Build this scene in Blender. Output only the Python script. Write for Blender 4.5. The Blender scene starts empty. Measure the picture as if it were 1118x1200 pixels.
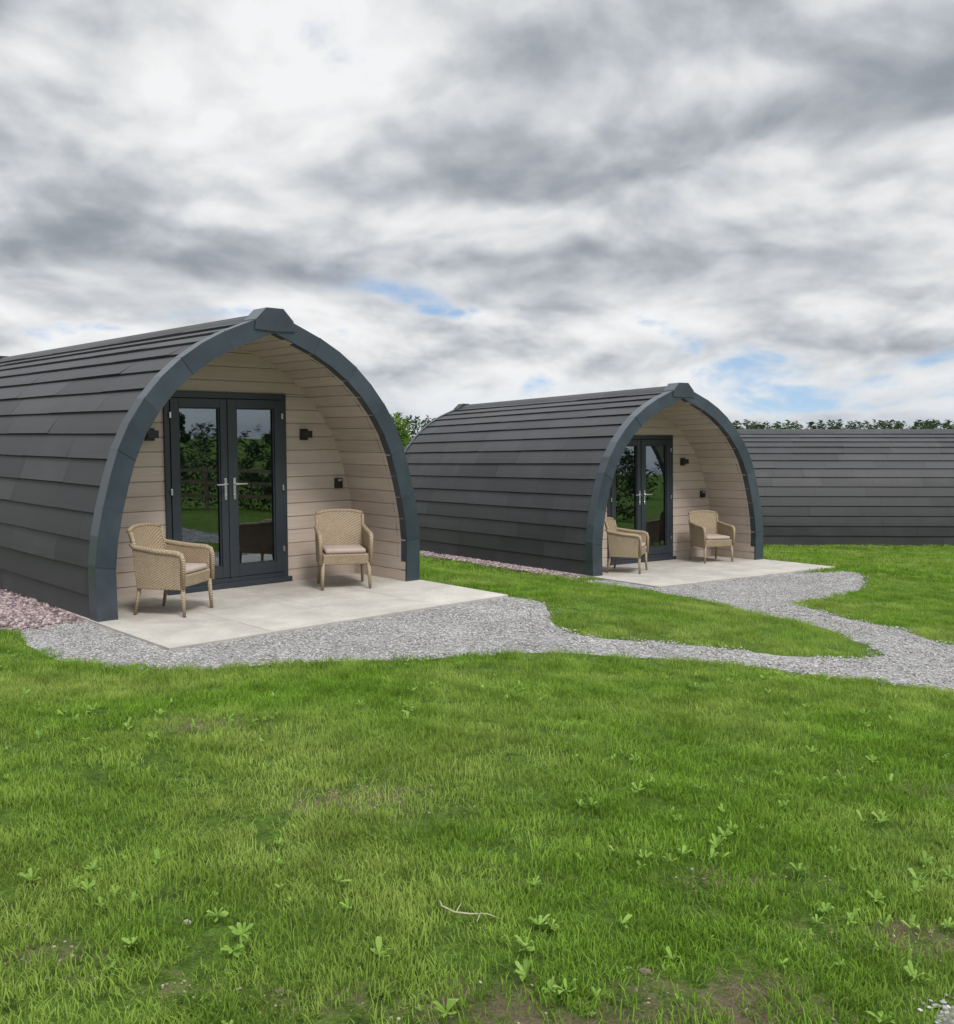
import bpy, math, random
import numpy as np
from mathutils import Vector, Matrix
rnd=random.Random(7); rng=np.random.default_rng(11)
S=bpy.context.scene
try:
    S.view_settings.view_transform='Standard'; S.view_settings.look='None'; S.view_settings.exposure=0
except Exception: pass

# ------------------------------------------------------------------ terrain
PODS=[(-1.93,9.32,-1.6,43,7.7,0.0),(3.05,14.57,-2.02,33,6.05,0.025),(12.2,24.6,-2.63,88.5,7.2,0.0)]
def smn(a,b,x):
    t=np.clip((x-a)/(b-a),0,1); return t*t*(3-2*t)
def podlocal(p,x,y):
    a=math.radians(p[3]); dx=x-p[0]; dy=y-p[1]
    return dx*math.cos(a)+dy*math.sin(a), -dx*math.sin(a)+dy*math.cos(a)
def podworld(p,lx,ly):
    a=math.radians(p[3]); return p[0]+lx*math.cos(a)-ly*math.sin(a), p[1]+lx*math.sin(a)+ly*math.cos(a)
def ground(x,y):
    x=np.asarray(x,float); y=np.asarray(y,float)
    xe=np.clip(x,-14,30); ye=np.clip(y,5,30)
    z=-1.6-.04*(xe+2)-.045*(ye-8.5)
    for p in PODS:
        lx,ly=podlocal(p,x,y)
        ox=np.maximum(0,np.abs(lx)-1.75); oy=np.maximum(0,np.maximum(-1.4-ly,ly-p[4]))
        w=1-smn(0.3,2.5,np.hypot(ox,oy))
        z=z*(1-w)+(p[2]-p[5]*ly)*w
    return z
def gz(x,y): return float(ground(x,y))
def sdf(poly,x,y):
    P=np.array(poly); x=np.asarray(x,float); y=np.asarray(y,float)
    best=np.full(x.shape,1e9); ins=np.zeros(x.shape,bool); nx=np.zeros(x.shape); ny=np.zeros(x.shape)
    n=len(P)
    for i in range(n):
        a=P[i]; b=P[(i+1)%n]; e=b-a
        t=np.clip(((x-a[0])*e[0]+(y-a[1])*e[1])/(e@e+1e-12),0,1)
        qx=a[0]+t*e[0]; qy=a[1]+t*e[1]; d=np.hypot(x-qx,y-qy)
        m=d<best; best=np.where(m,d,best); nx=np.where(m,qx,nx); ny=np.where(m,qy,ny)
        c=((a[1]>y)!=(b[1]>y))
        with np.errstate(divide='ignore',invalid='ignore'):
            xi=(b[0]-a[0])*(y-a[1])/(b[1]-a[1]+1e-12)+a[0]
        ins^=(c&(x<xi))
    return np.where(ins,-best,best),nx,ny

NEAR=[(-3.95,7.98),(-3.69,7.77),(-3.39,7.34),(-2.92,6.76),(-2.39,6.62),(-1.9,6.53),(-1.52,6.64),(-0.95,6.76),(-0.48,6.83),(0.01,7.03),(0.52,7.23),(0.9,7.23),(1.4,7.2),(1.83,7.12),(2.26,6.89),(2.61,6.69),(2.89,6.51),(3.16,6.38)]
EXT=[(4.2,5.5),(6.0,4.3),(8.5,3.4),(8.9,4.9),(6.6,5.9),(5.2,7.1)]
RIGHT=[(4.15,8.42),(4.06,9.2),(3.83,9.86),(3.69,10.46),(3.62,11.14),(4.09,11.6),(4.78,12.28),(5.21,13.1),(5.36,13.65),(5.07,13.9)]
FARR=[(1.65,13.31),(2.01,12.67),(2.34,12.08),(2.67,11.22),(2.81,10.62),(2.92,10.04),(3.14,9.62),(3.3,9.11),(3.32,8.53),(3.32,8.02),(3.28,7.78),(3.02,7.57),(2.65,7.49),(2.29,7.6),(1.93,7.78),(1.46,7.87),(0.98,7.88),(0.75,8.03),(0.64,8.36),(0.65,8.88),(0.58,9.28),(0.34,9.52)]
GRAVEL=NEAR+EXT+RIGHT+FARR+[(-0.5,9.8),(-2.0,8.3),(-3.05,8.75),(-3.75,8.35)]
def smooth_poly(P,n=5):
    out=[]; P=[np.array(p) for p in P]; N=len(P)
    for i in range(N):
        p0,p1,p2,p3=P[i-1],P[i],P[(i+1)%N],P[(i+2)%N]
        for k in range(n):
            t=k/n
            q=0.5*((2*p1)+(-p0+p2)*t+(2*p0-5*p1+4*p2-p3)*t*t+(-p0+3*p1-3*p2+p3)*t**3)
            out.append(q+np.array([rnd.gauss(0,.014),rnd.gauss(0,.014)]))
    return out
GR=smooth_poly(GRAVEL,4)
GR2=smooth_poly([(1.20,2.40),(1.5,2.55),(2.4,2.5),(4.5,2.0),(4.5,0.2),(1.3,0.2)],3)

# ------------------------------------------------------------------ node helpers
def newmat(name):
    m=bpy.data.materials.new(name); m.use_nodes=True
    nt=m.node_tree; nt.nodes.clear()
    o=nt.nodes.new('ShaderNodeOutputMaterial'); b=nt.nodes.new('ShaderNodeBsdfPrincipled')
    nt.links.new(b.outputs[0],o.inputs[0]); return m,nt,b,o
def N(nt,t,**k):
    return nt.nodes.new(t)
def L(nt,a,b): nt.links.new(a,b)
def ramp(nt,fac,stops,interp='LINEAR'):
    r=nt.nodes.new('ShaderNodeValToRGB'); e=r.color_ramp.elements; r.color_ramp.interpolation=interp
    while len(e)<len(stops): e.new(0.5)
    for i,(p,c) in enumerate(stops):
        e[i].position=p; e[i].color=(c[0],c[1],c[2],1) if hasattr(c,'__len__') else (c,c,c,1)
    L(nt,fac,r.inputs[0]); return r.outputs[0]
def mixc(nt,fac,a,b,mode='MIX'):
    m=nt.nodes.new('ShaderNodeMix'); m.data_type='RGBA'; m.blend_type=mode
    for s,v in ((m.inputs[0],fac),(m.inputs[6],a),(m.inputs[7],b)):
        if hasattr(v,'is_linked') or hasattr(v,'links'): L(nt,v,s)
        else: s.default_value=v if not (hasattr(v,'__len__') and len(v)==3) else (v[0],v[1],v[2],1)
    return m.outputs[2]
def math_(nt,op,a,b=None,c=None,clamp=False):
    m=nt.nodes.new('ShaderNodeMath'); m.operation=op; m.use_clamp=clamp
    for i,v in enumerate((a,b,c)):
        if v is None: continue
        if hasattr(v,'links'): L(nt,v,m.inputs[i])
        else: m.inputs[i].default_value=v
    return m.outputs[0]
def noise(nt,vec,scale,detail=4,rough=.5,dist=0,out=0):
    n=nt.nodes.new('ShaderNodeTexNoise'); n.inputs['Scale'].default_value=scale; n.inputs['Detail'].default_value=detail
    n.inputs['Roughness'].default_value=rough; n.inputs['Distortion'].default_value=dist
    if vec is not None: L(nt,vec,n.inputs['Vector'])
    return n.outputs[out]
def bump(nt,h,b,strength=.3,dist=.01):
    n=nt.nodes.new('ShaderNodeBump'); n.inputs['Strength'].default_value=strength; n.inputs['Distance'].default_value=dist
    L(nt,h,n.inputs['Height']); L(nt,n.outputs[0],b.inputs['Normal'])
def objco(nt): return nt.nodes.new('ShaderNodeTexCoord').outputs['Object']
def poss(nt): return nt.nodes.new('ShaderNodeNewGeometry').outputs['Position']
def attr(nt,n):
    a=nt.nodes.new('ShaderNodeAttribute'); a.attribute_name=n; return a

def tinted(name,c0,c1,rough=.6,ns=6,nstr=.25,bstr=.1,bscale=60,metal=0,streak=None,spec=.5):
    m,nt,b,o=newmat(name)
    t=attr(nt,'tint').outputs['Fac']; co=objco(nt)
    col=mixc(nt,t,c0,c1)
    if streak:
        mp=nt.nodes.new('ShaderNodeMapping'); mp.inputs['Scale'].default_value=streak; L(nt,co,mp.inputs[0]); nv=mp.outputs[0]
    else: nv=co
    n1=noise(nt,nv,ns,4,.6)
    f=ramp(nt,n1,[(.3,1-nstr),(.7,1+nstr)])
    col=mixc(nt,1.0,col,f,'MULTIPLY')
    L(nt,col,b.inputs['Base Color'])
    r=math_(nt,'MULTIPLY_ADD',n1,.3,rough-.15); L(nt,r,b.inputs['Roughness'])
    b.inputs['Metallic'].default_value=metal
    b.inputs['Specular IOR Level'].default_value=spec
    if bstr: bump(nt,noise(nt,nv,bscale,2,.6),b,bstr,.004)
    return m

M_roof=tinted('roof_shingle_anthracite',(.026,.0265,.029),(.043,.043,.046),.6,2.2,.25,.35,180,spec=.4)
M_roof2=tinted('roof_backing',(.012,.012,.013),(.012,.012,.013),.7,bstr=0)
M_fas=tinted('fascia_slate_blue',(.024,.036,.047),(.040,.057,.073),.34,2.5,.28,.10,9,spec=.6)
M_board=tinted('cladding_taupe',(.43,.355,.30),(.51,.43,.37),.6,5,.09,.15,40,streak=(.4,.4,14))
M_soff=tinted('soffit_taupe',(.43,.355,.30),(.51,.43,.37),.6,5,.09,.15,40,streak=(8,.4,8))
M_frame=tinted('door_frame_anthracite',(.024,.031,.040),(.028,.035,.044),.35,8,.05,.03,80)
M_int=tinted('interior_lining',(.20,.16,.11),(.24,.19,.14),.7,bstr=0)
M_black=tinted('black_fitting',(.012,.012,.013),(.02,.02,.02),.4,bstr=0)
M_chrome=tinted('brushed_steel',(.6,.6,.6),(.62,.62,.62),.28,metal=1,nstr=.03,bstr=0)
M_white=tinted('white_ceramic',(.7,.7,.7),(.75,.75,.75),.3,bstr=0)
M_wood=tinted('weathered_timber',(.18,.135,.09),(.25,.19,.13),.8,6,.25,.4,30,streak=(1,1,.15))
M_trunk=tinted('tree_bark',(.09,.07,.05),(.12,.09,.065),.9,8,.3,.6,20)
M_cush=tinted('cushion_fabric',(.36,.29,.25),(.40,.33,.28),.9,20,.06,.5,300)

def m_glass():
    m=bpy.data.materials.new('door_glass'); m.use_nodes=True; nt=m.node_tree; nt.nodes.clear()
    o=nt.nodes.new('ShaderNodeOutputMaterial'); g=N(nt,'ShaderNodeBsdfGlossy'); g.inputs['Roughness'].default_value=.01
    g.inputs['Color'].default_value=(.82,.92,1,1)
    t=N(nt,'ShaderNodeBsdfTransparent'); t.inputs[0].default_value=(.55,.58,.58,1)
    fr=N(nt,'ShaderNodeFresnel'); fr.inputs[0].default_value=1.5
    f=math_(nt,'MULTIPLY_ADD',fr.outputs[0],1.6,.17,clamp=True)
    bp=nt.nodes.new('ShaderNodeBump'); bp.inputs['Strength'].default_value=.05; bp.inputs['Distance'].default_value=.02
    L(nt,noise(nt,objco(nt),1.6,1),bp.inputs['Height']); L(nt,bp.outputs[0],g.inputs['Normal'])
    mx=N(nt,'ShaderNodeMixShader'); L(nt,f,mx.inputs[0]); L(nt,t.outputs[0],mx.inputs[1]); L(nt,g.outputs[0],mx.inputs[2])
    L(nt,mx.outputs[0],o.inputs[0]); return m
M_glass=m_glass()

def m_patio():
    m,nt,b,o=newmat('concrete_paving'); co=objco(nt); t=attr(nt,'tint').outputs['Fac']
    c=mixc(nt,t,(.38,.355,.315),(.46,.435,.39))
    n1=noise(nt,co,2.2,6,.65,.4); c=mixc(nt,1,c,ramp(nt,n1,[(.3,.74),(.7,1.12)]),'MULTIPLY')
    n2=noise(nt,co,45,4,.7); c=mixc(nt,1,c,ramp(nt,n2,[(.3,.9),(.7,1.06)]),'MULTIPLY')
    L(nt,c,b.inputs['Base Color']); b.inputs['Roughness'].default_value=.85; bump(nt,n2,b,.25,.004); return m
M_patio=m_patio()
def m_gravel(name,cols,scale=55):
    m,nt,b,o=newmat(name); p=poss(nt)
    v=N(nt,'ShaderNodeTexVoronoi'); v.inputs['Scale'].default_value=scale; L(nt,p,v.inputs['Vector'])
    sx=N(nt,'ShaderNodeSeparateColor'); L(nt,v.outputs['Color'],sx.inputs[0])
    c=ramp(nt,sx.outputs[0],cols)
    d=ramp(nt,v.outputs['Distance'],[(.2,1.0),(.75,.55)])
    c=mixc(nt,1,c,d,'MULTIPLY')
    n=noise(nt,p,1.3,4,.6); c=mixc(nt,1,c,ramp(nt,n,[(.3,.80),(.7,1.12)]),'MULTIPLY')
    L(nt,c,b.inputs['Base Color']); b.inputs['Roughness'].default_value=.9
    h=math_(nt,'SUBTRACT',1,v.outputs['Distance']); bump(nt,h,b,.8,.010); return m
GC=[(0,(.16,.153,.15)),(.35,(.26,.25,.245)),(.7,(.35,.34,.33)),(1,(.50,.485,.47))]
M_gravel=m_gravel('limestone_gravel',GC)
SC=[(0,(.12,.09,.10)),(.4,(.22,.155,.155)),(.7,(.31,.24,.235)),(1,(.42,.36,.34))]
M_slate=m_gravel('plum_slate_chippings',SC,22)
def m_stone(name,cols):
    m,nt,b,o=newmat(name); oi=N(nt,'ShaderNodeObjectInfo'); t=attr(nt,'tint').outputs['Fac']
    f=math_(nt,'FRACT',math_(nt,'ADD',oi.outputs['Random'],t))
    c=ramp(nt,f,cols); L(nt,c,b.inputs['Base Color']); b.inputs['Roughness'].default_value=.85; return m
M_st1=m_stone('gravel_stone',GC); M_st2=m_stone('slate_stone',SC)
def m_ground():
    m,nt,b,o=newmat('lawn_soil'); p=poss(nt); bare=attr(nt,'bare').outputs['Fac']
    n1=noise(nt,p,.35,3,.6); n2=noise(nt,p,14,5,.75); n3=noise(nt,p,90,4,.75)
    green=mixc(nt,ramp(nt,n2,[(.35,0),(.65,1)]),(.045,.075,.014),(.12,.21,.028))
    green=mixc(nt,1,green,ramp(nt,n3,[(.3,.5),(.7,1.5)]),'MULTIPLY')
    soil=ramp(nt,n3,[(.25,(.085,.065,.04)),(.5,(.16,.125,.08)),(.75,(.26,.21,.14))])
    f=math_(nt,'ADD',bare,math_(nt,'MULTIPLY_ADD',n2,1.4,-.7)); f=ramp(nt,f,[(.2,0),(.55,1)])
    c=mixc(nt,f,green,soil)
    c=mixc(nt,1,c,ramp(nt,n1,[(.3,.8),(.7,1.15)]),'MULTIPLY')
    L(nt,c,b.inputs['Base Color']); b.inputs['Roughness'].default_value=.95
    b.inputs['Specular IOR Level'].default_value=.1
    h=math_(nt,'ADD',n3,math_(nt,'MULTIPLY',n2,2.0)); bump(nt,h,b,.9,.02); return m
M_ground=m_ground()
def m_leafy(name,c0,c1,c2,trans=.35,big=True,rough=.5):
    m,nt,b,o=newmat(name); t=attr(nt,'tint').outputs['Fac']; p=poss(nt)
    c=mixc(nt,t,c0,c1)
    if big:
        n=noise(nt,p,.8,3,.6); c=mixc(nt,ramp(nt,n,[(.40,0),(.64,.85)]),c,c2)
        n=noise(nt,p,3.2,3,.65); c=mixc(nt,1,c,ramp(nt,n,[(.3,.68),(.7,1.26)]),'MULTIPLY')
        b=nt.nodes.new('ShaderNodeBsdfDiffuse'); L(nt,c,b.inputs[0])
    else:
        L(nt,c,b.inputs['Base Color']); b.inputs['Roughness'].default_value=rough; b.inputs['Specular IOR Level'].default_value=.25
    tr=N(nt,'ShaderNodeBsdfTranslucent'); L(nt,c,tr.inputs[0])
    mx=N(nt,'ShaderNodeMixShader'); mx.inputs[0].default_value=trans
    L(nt,b.outputs[0],mx.inputs[1]); L(nt,tr.outputs[0],mx.inputs[2]); L(nt,mx.outputs[0],o.inputs[0]); return m
M_grass=m_leafy('grass_blades',(.11,.205,.022),(.24,.40,.055),(.29,.37,.09),.4)
M_weed=m_leafy('weed_leaves',(.16,.29,.04),(.25,.39,.07),(.2,.3,.05),.35,False)
M_leaf=m_leafy('tree_foliage_bright',(.045,.095,.012),(.12,.21,.025),(.1,.2,.02),.3,False)
M_leaf2=m_leafy('tree_foliage_dark',(.018,.040,.012),(.042,.078,.022),(.1,.2,.02),.25,False)
def m_wicker():
    m,nt,b,o=newmat('rattan_weave'); co=objco(nt)
    sx=N(nt,'ShaderNodeSeparateXYZ'); L(nt,co,sx.inputs[0])
    u=math_(nt,'ADD',sx.outputs[0],sx.outputs[1]); u2=math_(nt,'SUBTRACT',sx.outputs[0],sx.outputs[1])
    K=math.pi/.016
    a=math_(nt,'SINE',math_(nt,'MULTIPLY',u,K)); c=math_(nt,'SINE',math_(nt,'MULTIPLY',math_(nt,'ADD',sx.outputs[2],math_(nt,'MULTIPLY',u2,.2)),math.pi/.012))
    w=math_(nt,'MULTIPLY',a,c)
    f=math_(nt,'MULTIPLY_ADD',w,.5,.5)
    n=noise(nt,co,70,3,.7); n2=noise(nt,co,6,3,.6)
    col=mixc(nt,f,(.19,.135,.08),(.46,.365,.25)); col=mixc(nt,1,col,ramp(nt,n,[(.3,.68),(.7,1.2)]),'MULTIPLY')
    col=mixc(nt,1,col,ramp(nt,n2,[(.3,.9),(.7,1.1)]),'MULTIPLY')
    L(nt,col,b.inputs['Base Color']); b.inputs['Roughness'].default_value=.6; bump(nt,f,b,.7,.006); return m
M_wick=m_wicker()

# ------------------------------------------------------------------ mesh builder
class MB:
    def __init__(s): s.v=[];s.f=[];s.m=[];s.t=[]
    def face(s,pts,mat=0,tint=.5):
        i=len(s.v); s.v+= [tuple(p) for p in pts]; s.f.append(tuple(range(i,i+len(pts)))); s.m.append(mat); s.t.append(tint)
    def hexa(s,p,mat=0,tint=.5):
        i=len(s.v); s.v+=[tuple(q) for q in p]
        for q in ((0,3,2,1),(4,5,6,7),(0,1,5,4),(1,2,6,5),(2,3,7,6),(3,0,4,7)):
            s.f.append(tuple(i+k for k in q)); s.m.append(mat); s.t.append(tint)
    def box(s,x0,x1,y0,y1,z0,z1,mat=0,tint=.5):
        s.hexa([(x0,y0,z0),(x1,y0,z0),(x1,y1,z0),(x0,y1,z0),(x0,y0,z1),(x1,y0,z1),(x1,y1,z1),(x0,y1,z1)],mat,tint)
    def prism(s,poly,y0,y1,mat=0,tint=.5):
        i=len(s.v); n=len(poly)
        s.v+=[(x,y0,z) for x,z in poly]+[(x,y1,z) for x,z in poly]
        s.f.append(tuple(i+k for k in range(n))); s.f.append(tuple(i+n+k for k in reversed(range(n))))
        for k in range(n):
            s.f.append((i+k,i+n+k,i+n+(k+1)%n,i+(k+1)%n))
        s.m+=[mat]*(n+2); s.t+=[tint]*(n+2)
    def grid(s,P,mat=0,tint=.5):
        i=len(s.v); r=len(P); c=len(P[0])
        for row in P: s.v+=[tuple(q) for q in row]
        for a in range(r-1):
            for b in range(c-1):
                s.f.append((i+a*c+b,i+a*c+b+1,i+(a+1)*c+b+1,i+(a+1)*c+b)); s.m.append(mat); s.t.append(tint)
    def tube(s,pts,rads,seg=8,mat=0,tint=.5):
        i0=len(s.v); n=len(pts)
        for k,p in enumerate(pts):
            p=Vector(p); d=(Vector(pts[min(k+1,n-1)])-Vector(pts[max(k-1,0)])).normalized()
            a=d.orthogonal().normalized(); b=d.cross(a)
            if k>0:
                a=(la-d*la.dot(d)).normalized(); b=d.cross(a)
            la=a
            for j in range(seg):
                an=2*math.pi*j/seg; q=p+(a*math.cos(an)+b*math.sin(an))*rads[k]; s.v.append(tuple(q))
        for k in range(n-1):
            for j in range(seg):
                s.f.append((i0+k*seg+j,i0+k*seg+(j+1)%seg,i0+(k+1)*seg+(j+1)%seg,i0+(k+1)*seg+j)); s.m.append(mat); s.t.append(tint)
        s.f.append(tuple(i0+j for j in reversed(range(seg)))); s.f.append(tuple(i0+(n-1)*seg+j for j in range(seg))); s.m+=[mat]*2; s.t+=[tint]*2
    def obj(s,name,mats,parent=None,smooth=False,bevel=0,coll=None,fixn=True):
        me=bpy.data.meshes.new(name); me.from_pydata(s.v,[],s.f)
        for m in mats: me.materials.append(m)
        me.polygons.foreach_set('material_index',s.m)
        a=me.attributes.new('tint','FLOAT','FACE'); a.data.foreach_set('value',s.t)
        if smooth: me.polygons.foreach_set('use_smooth',[True]*len(s.f))
        me.update()
        if fixn:
            import bmesh
            bm=bmesh.new(); bm.from_mesh(me); bmesh.ops.recalc_face_normals(bm,faces=bm.faces); bm.to_mesh(me); bm.free()
        o=bpy.data.objects.new(name,me); (coll or S.collection).objects.link(o)
        if parent: o.parent=parent
        if bevel:
            b=o.modifiers.new('bevel','BEVEL'); b.width=bevel; b.segments=2; b.limit_method='ANGLE'; b.angle_limit=math.radians(40)
        return o
def empty(name,loc,rot):
    e=bpy.data.objects.new(name,None); S.collection.objects.link(e); e.location=loc; e.rotation_euler=rot; e.empty_display_size=.2; return e

# ------------------------------------------------------------------ pod profile
KP=[(1.74,0),(1.74,.58),(1.62,1.17),(1.435,1.67),(1.10,2.115),(.67,2.44),(.18,2.655),(0,2.725)]
def cr(P,n=10):
    P=[np.array(p,float) for p in P]; P=[2*P[0]-P[1]]+P+[2*P[-1]-P[-2]]; out=[]
    for i in range(1,len(P)-2):
        for k in range(n):
            t=k/n; p0,p1,p2,p3=P[i-1:i+3]
            out.append(0.5*((2*p1)+(-p0+p2)*t+(2*p0-5*p1+4*p2-p3)*t*t+(-p0+3*p1-3*p2+p3)*t**3))
    out.append(P[-2]); return np.array(out)
def off(P,d):
    T=np.gradient(P,axis=0); T/=np.linalg.norm(T,axis=1)[:,None]
    Nn=np.stack([T[:,1],-T[:,0]],1)
    Q=P+Nn*d
    if d<0:
        k=np.where(Q[:,0]<=0)[0]
        if len(k):
            k=k[0]; a,b=Q[k-1],Q[k]; t=a[0]/(a[0]-b[0]); Q=np.vstack([Q[:k],a+(b-a)*t])
    return Q
def arcs(P):
    return np.r_[0,np.cumsum(np.linalg.norm(np.diff(P,axis=0),axis=1))]
OUT=cr(KP)
class Prof:
    def __init__(s,P):
        s.P=P; s.d=arcs(P); s.len=s.d[-1]
        T=np.gradient(P,axis=0); T/=np.linalg.norm(T,axis=1)[:,None]; s.Nn=np.stack([T[:,1],-T[:,0]],1)
    def at(s,a,o=0):
        a=min(max(a,0),s.len)
        x=np.interp(a,s.d,s.P[:,0]);z=np.interp(a,s.d,s.P[:,1]); nx=np.interp(a,s.d,s.Nn[:,0]); nz=np.interp(a,s.d,s.Nn[:,1])
        return (x+nx*o,z+nz*o)
    def hw(s,z): return float(np.interp(z,s.P[:,1],s.P[:,0]))
roofP=Prof(off(OUT,-.035)); inP=Prof(off(OUT,-.175)); outP=Prof(OUT); liningP=Prof(off(OUT,-.215))
W=0.88; DW=.68; DT=2.01; FZ=.03

def build_pod(p,idx):
    e=empty('camping_pod',(p[0],p[1],p[2]),(-p[5],0,math.radians(p[3])))
    Ln=p[4]
    mb=MB(); NC=15; h=roofP.len/NC
    for sgn in (-1,1):
        for i in range(NC):
            a0=i*h; a1=(i+1)*h if i<NC-1 else roofP.len
            y=.03-rnd.random()*1.1 if i else .03
            while y<Ln:
                y0=max(y,.03); y1=min(y+1.18,Ln)
                if y1-y0>.03:
                    j=rnd.uniform(-.002,.003); tn=rnd.random()
                    ob=.026+j; ot=.004
                    K=3; prof=[roofP.at(a0+(a1-a0+.0)*k/K,ob+(ot-ob)*k/K) for k in range(K+1)]
                    base=roofP.at(a0,0.0)
                    ya=y0+.0012; yb=y1-.0012
                    dz=rnd.uniform(-.004,.004)
                    pts=[base]+prof
                    for k in range(len(pts)-1):
                        (xa,za),(xb,zb)=pts[k],pts[k+1]
                        da=dz if k<=1 else 0; db=dz if k==0 else 0
                        q=[(sgn*xa,ya,za+da),(sgn*xa,yb,za),(sgn*xb,yb,zb),(sgn*xb,ya,zb+db)]
                        if sgn<0: q=q[::-1]
                        mb.face(q,0,tn)
                    for yy in (ya,yb):
                        mb.face([(sgn*x,yy,z) for x,z in pts]+[(sgn*roofP.at(a1,0)[0],yy,roofP.at(a1,0)[1])],0,tn)
                y+=1.18
    q=[roofP.at(roofP.len*k/30,-.002) for k in range(31)]
    for sgn in (-1,1):
        for k in range(30):
            (xa,za),(xb,zb)=q[k],q[k+1]
            mb.face([(sgn*xa,.0,za),(sgn*xa,Ln,za),(sgn*xb,Ln,zb),(sgn*xb,.0,zb)],1,.5)
    mb.obj('roof_shingles',[M_roof,M_roof2],e,fixn=False)
    mb=MB(); y=.1
    while y<Ln:
        y1=min(y+1.5,Ln)
        mb.prism([(-.15,2.65),(-.09,2.695),(0,2.74),(.09,2.695),(.15,2.65),(0,2.675)],y+.001,y1-.003,0,rnd.random()); y=y1
    mb.prism([(-.20,2.57),(-.185,2.66),(-.07,2.76),(.07,2.76),(.185,2.66),(.20,2.57)],Ln-.12,Ln+.06,0,.3)
    mb.obj('ridge_cap',[M_roof],e,bevel=.004)
    for (yf,yb,nm) in ((-.055,.105,'front_fascia'),(Ln-.03,Ln+.05,'rear_fascia')):
        mb=MB(); NS=14
        oo=[outP.at(outP.len*k/NS*0.985,0.0) for k in range(NS+1)]
        ii=[inP.at(inP.len*k/NS,0) for k in range(NS+1)]
        for sgn in (-1,1):
            for g in range(0,NS,2):
                tn=rnd.random(); pr=.002 if (g//2)%2 else 0
                for k in (g,g+1):
                    A,B,C,D=oo[k],oo[k+1],ii[k+1],ii[k]
                    def X(pt,yy): return (sgn*(pt[0]+ (pr if pt in (A,B) else 0)),yy,pt[1])
                    y0=yf-pr
                    fs=[[X(A,y0),X(B,y0),X(C,y0),X(D,y0)],[X(A,y0),X(A,yb),X(B,yb),X(B,y0)],[X(D,y0),X(C,y0),X(C,yb-.06),X(D,yb-.06)],[X(A,yb),X(D,yb),X(C,yb),X(B,yb)]]
                    for f in fs: mb.face(f if sgn>0 else f[::-1],0,tn)
                A=oo[g];D=ii[g]
                if g: mb.hexa([(sgn*A[0],y0-.003,A[1]-.006),(sgn*A[0],y0-.003,A[1]+.006),(sgn*D[0],y0-.003,D[1]+.006),(sgn*D[0],y0-.003,D[1]-.006),
                         (sgn*A[0],y0+.01,A[1]-.006),(sgn*A[0],y0+.01,A[1]+.006),(sgn*D[0],y0+.01,D[1]+.006),(sgn*D[0],y0+.01,D[1]-.006)],0,tn)
        if nm=='front_fascia':
            mb.prism([(-.215,2.56),(-.20,2.655),(-.09,2.765),(.09,2.765),(.20,2.655),(.215,2.56),(0,2.55)],-.07,.16,0,.45)
        mb.obj(nm,[M_fas],e,fixn=False)
    mb=MB(); bw=.142; n=int(round(inP.len/bw)); bw=inP.len/n; g=.009
    for sgn in (-1,1):
        for i in range(n):
            a0=i*bw; tn=rnd.random()
            pts=[inP.at(a0,.010),inP.at(a0+g,0),inP.at(a0+bw/2,0),inP.at(a0+bw-g*.3,0),inP.at(a0+bw,.010)]
            for k in range(4):
                (xa,za),(xb,zb)=pts[k],pts[k+1]
                mb.face([(sgn*xa,-.03,za),(sgn*xa,W+.02,za),(sgn*xb,W+.02,zb),(sgn*xb,-.03,zb)],0,tn)
    mb.obj('porch_soffit_boards',[M_soff],e,fixn=False)
    mb=MB(); zs=[FZ-.03]; z=FZ-.03
    top=inP.P[-1][1]
    while z<top: z+=.142; zs.append(z)
    for a,b in zip(zs[:-1],zs[1:]):
        tn=rnd.random()
        segs=[(a,b)]
        if a<DT<b: segs=[(a,DT),(DT,b)]
        for (c,d) in segs:
            d=min(d,top+.02)
            h0=inP.hw(c)+.012; h1=inP.hw(d)+.012 if d<top else .012
            def strip(x0a,x1a,x0b,x1b):
                y=W
                mb.face([(x0a,y+.012,c),(x1a,y+.012,c),(x1a,y,c+.010),(x0a,y,c+.010)],0,tn)
                mb.face([(x0a,y,c+.010),(x1a,y,c+.010),(x1b,y,d-.003),(x0b,y,d-.003)],0,tn)
                mb.face([(x0b,y,d-.003),(x1b,y,d-.003),(x1b,y+.012,d),(x0b,y+.012,d)],0,tn)
            if c<DT-.001:
                strip(-h0,-DW+.01,-h1,-DW+.01); strip(DW-.01,h0,DW-.01,h1)
            else: strip(-h0,h0,-h1,h1)
    mb.obj('front_wall_cladding',[M_board],e)
    mb=MB(); q=[liningP.at(liningP.len*k/24) for k in range(25)]
    for sgn in (-1,1):
        for k in range(24):
            (xa,za),(xb,zb)=q[k],q[k+1]
            mb.face([(sgn*xa,W+.09,za),(sgn*xa,Ln-.1,za),(sgn*xb,Ln-.1,zb),(sgn*xb,W+.09,zb)],0,.5)
    poly=[(x,z) for x,z in q]+[(-x,z) for x,z in reversed(q[:-1])]
    for yy in (Ln-.12,W+2.9):
        mb.face([(x,yy,z) for x,z in poly],0,.5)
    mb.face([(-1.45,W+.06,.10),(1.45,W+.06,.10),(1.45,Ln-.1,.10),(-1.45,Ln-.1,.10)],0,.2)
    rq=[outP.at(outP.len*k/24,-.05) for k in range(25)]
    mb.face([(x,Ln-.02,z) for x,z in rq+[(-a,b) for a,b in reversed(rq[:-1])]],1,.4)
    for s_ in (-1,1):
        x0,x1=sorted((s_*(DW-.005),s_*1.22))
        mb.face([(x0,W+.085,0),(x1,W+.085,0),(x1,W+.085,1.6),(x0,W+.085,1.6)],0,.5)
    mb.obj('interior_and_rear_wall',[M_int,M_board],e,fixn=False)
    mb=MB()
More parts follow.
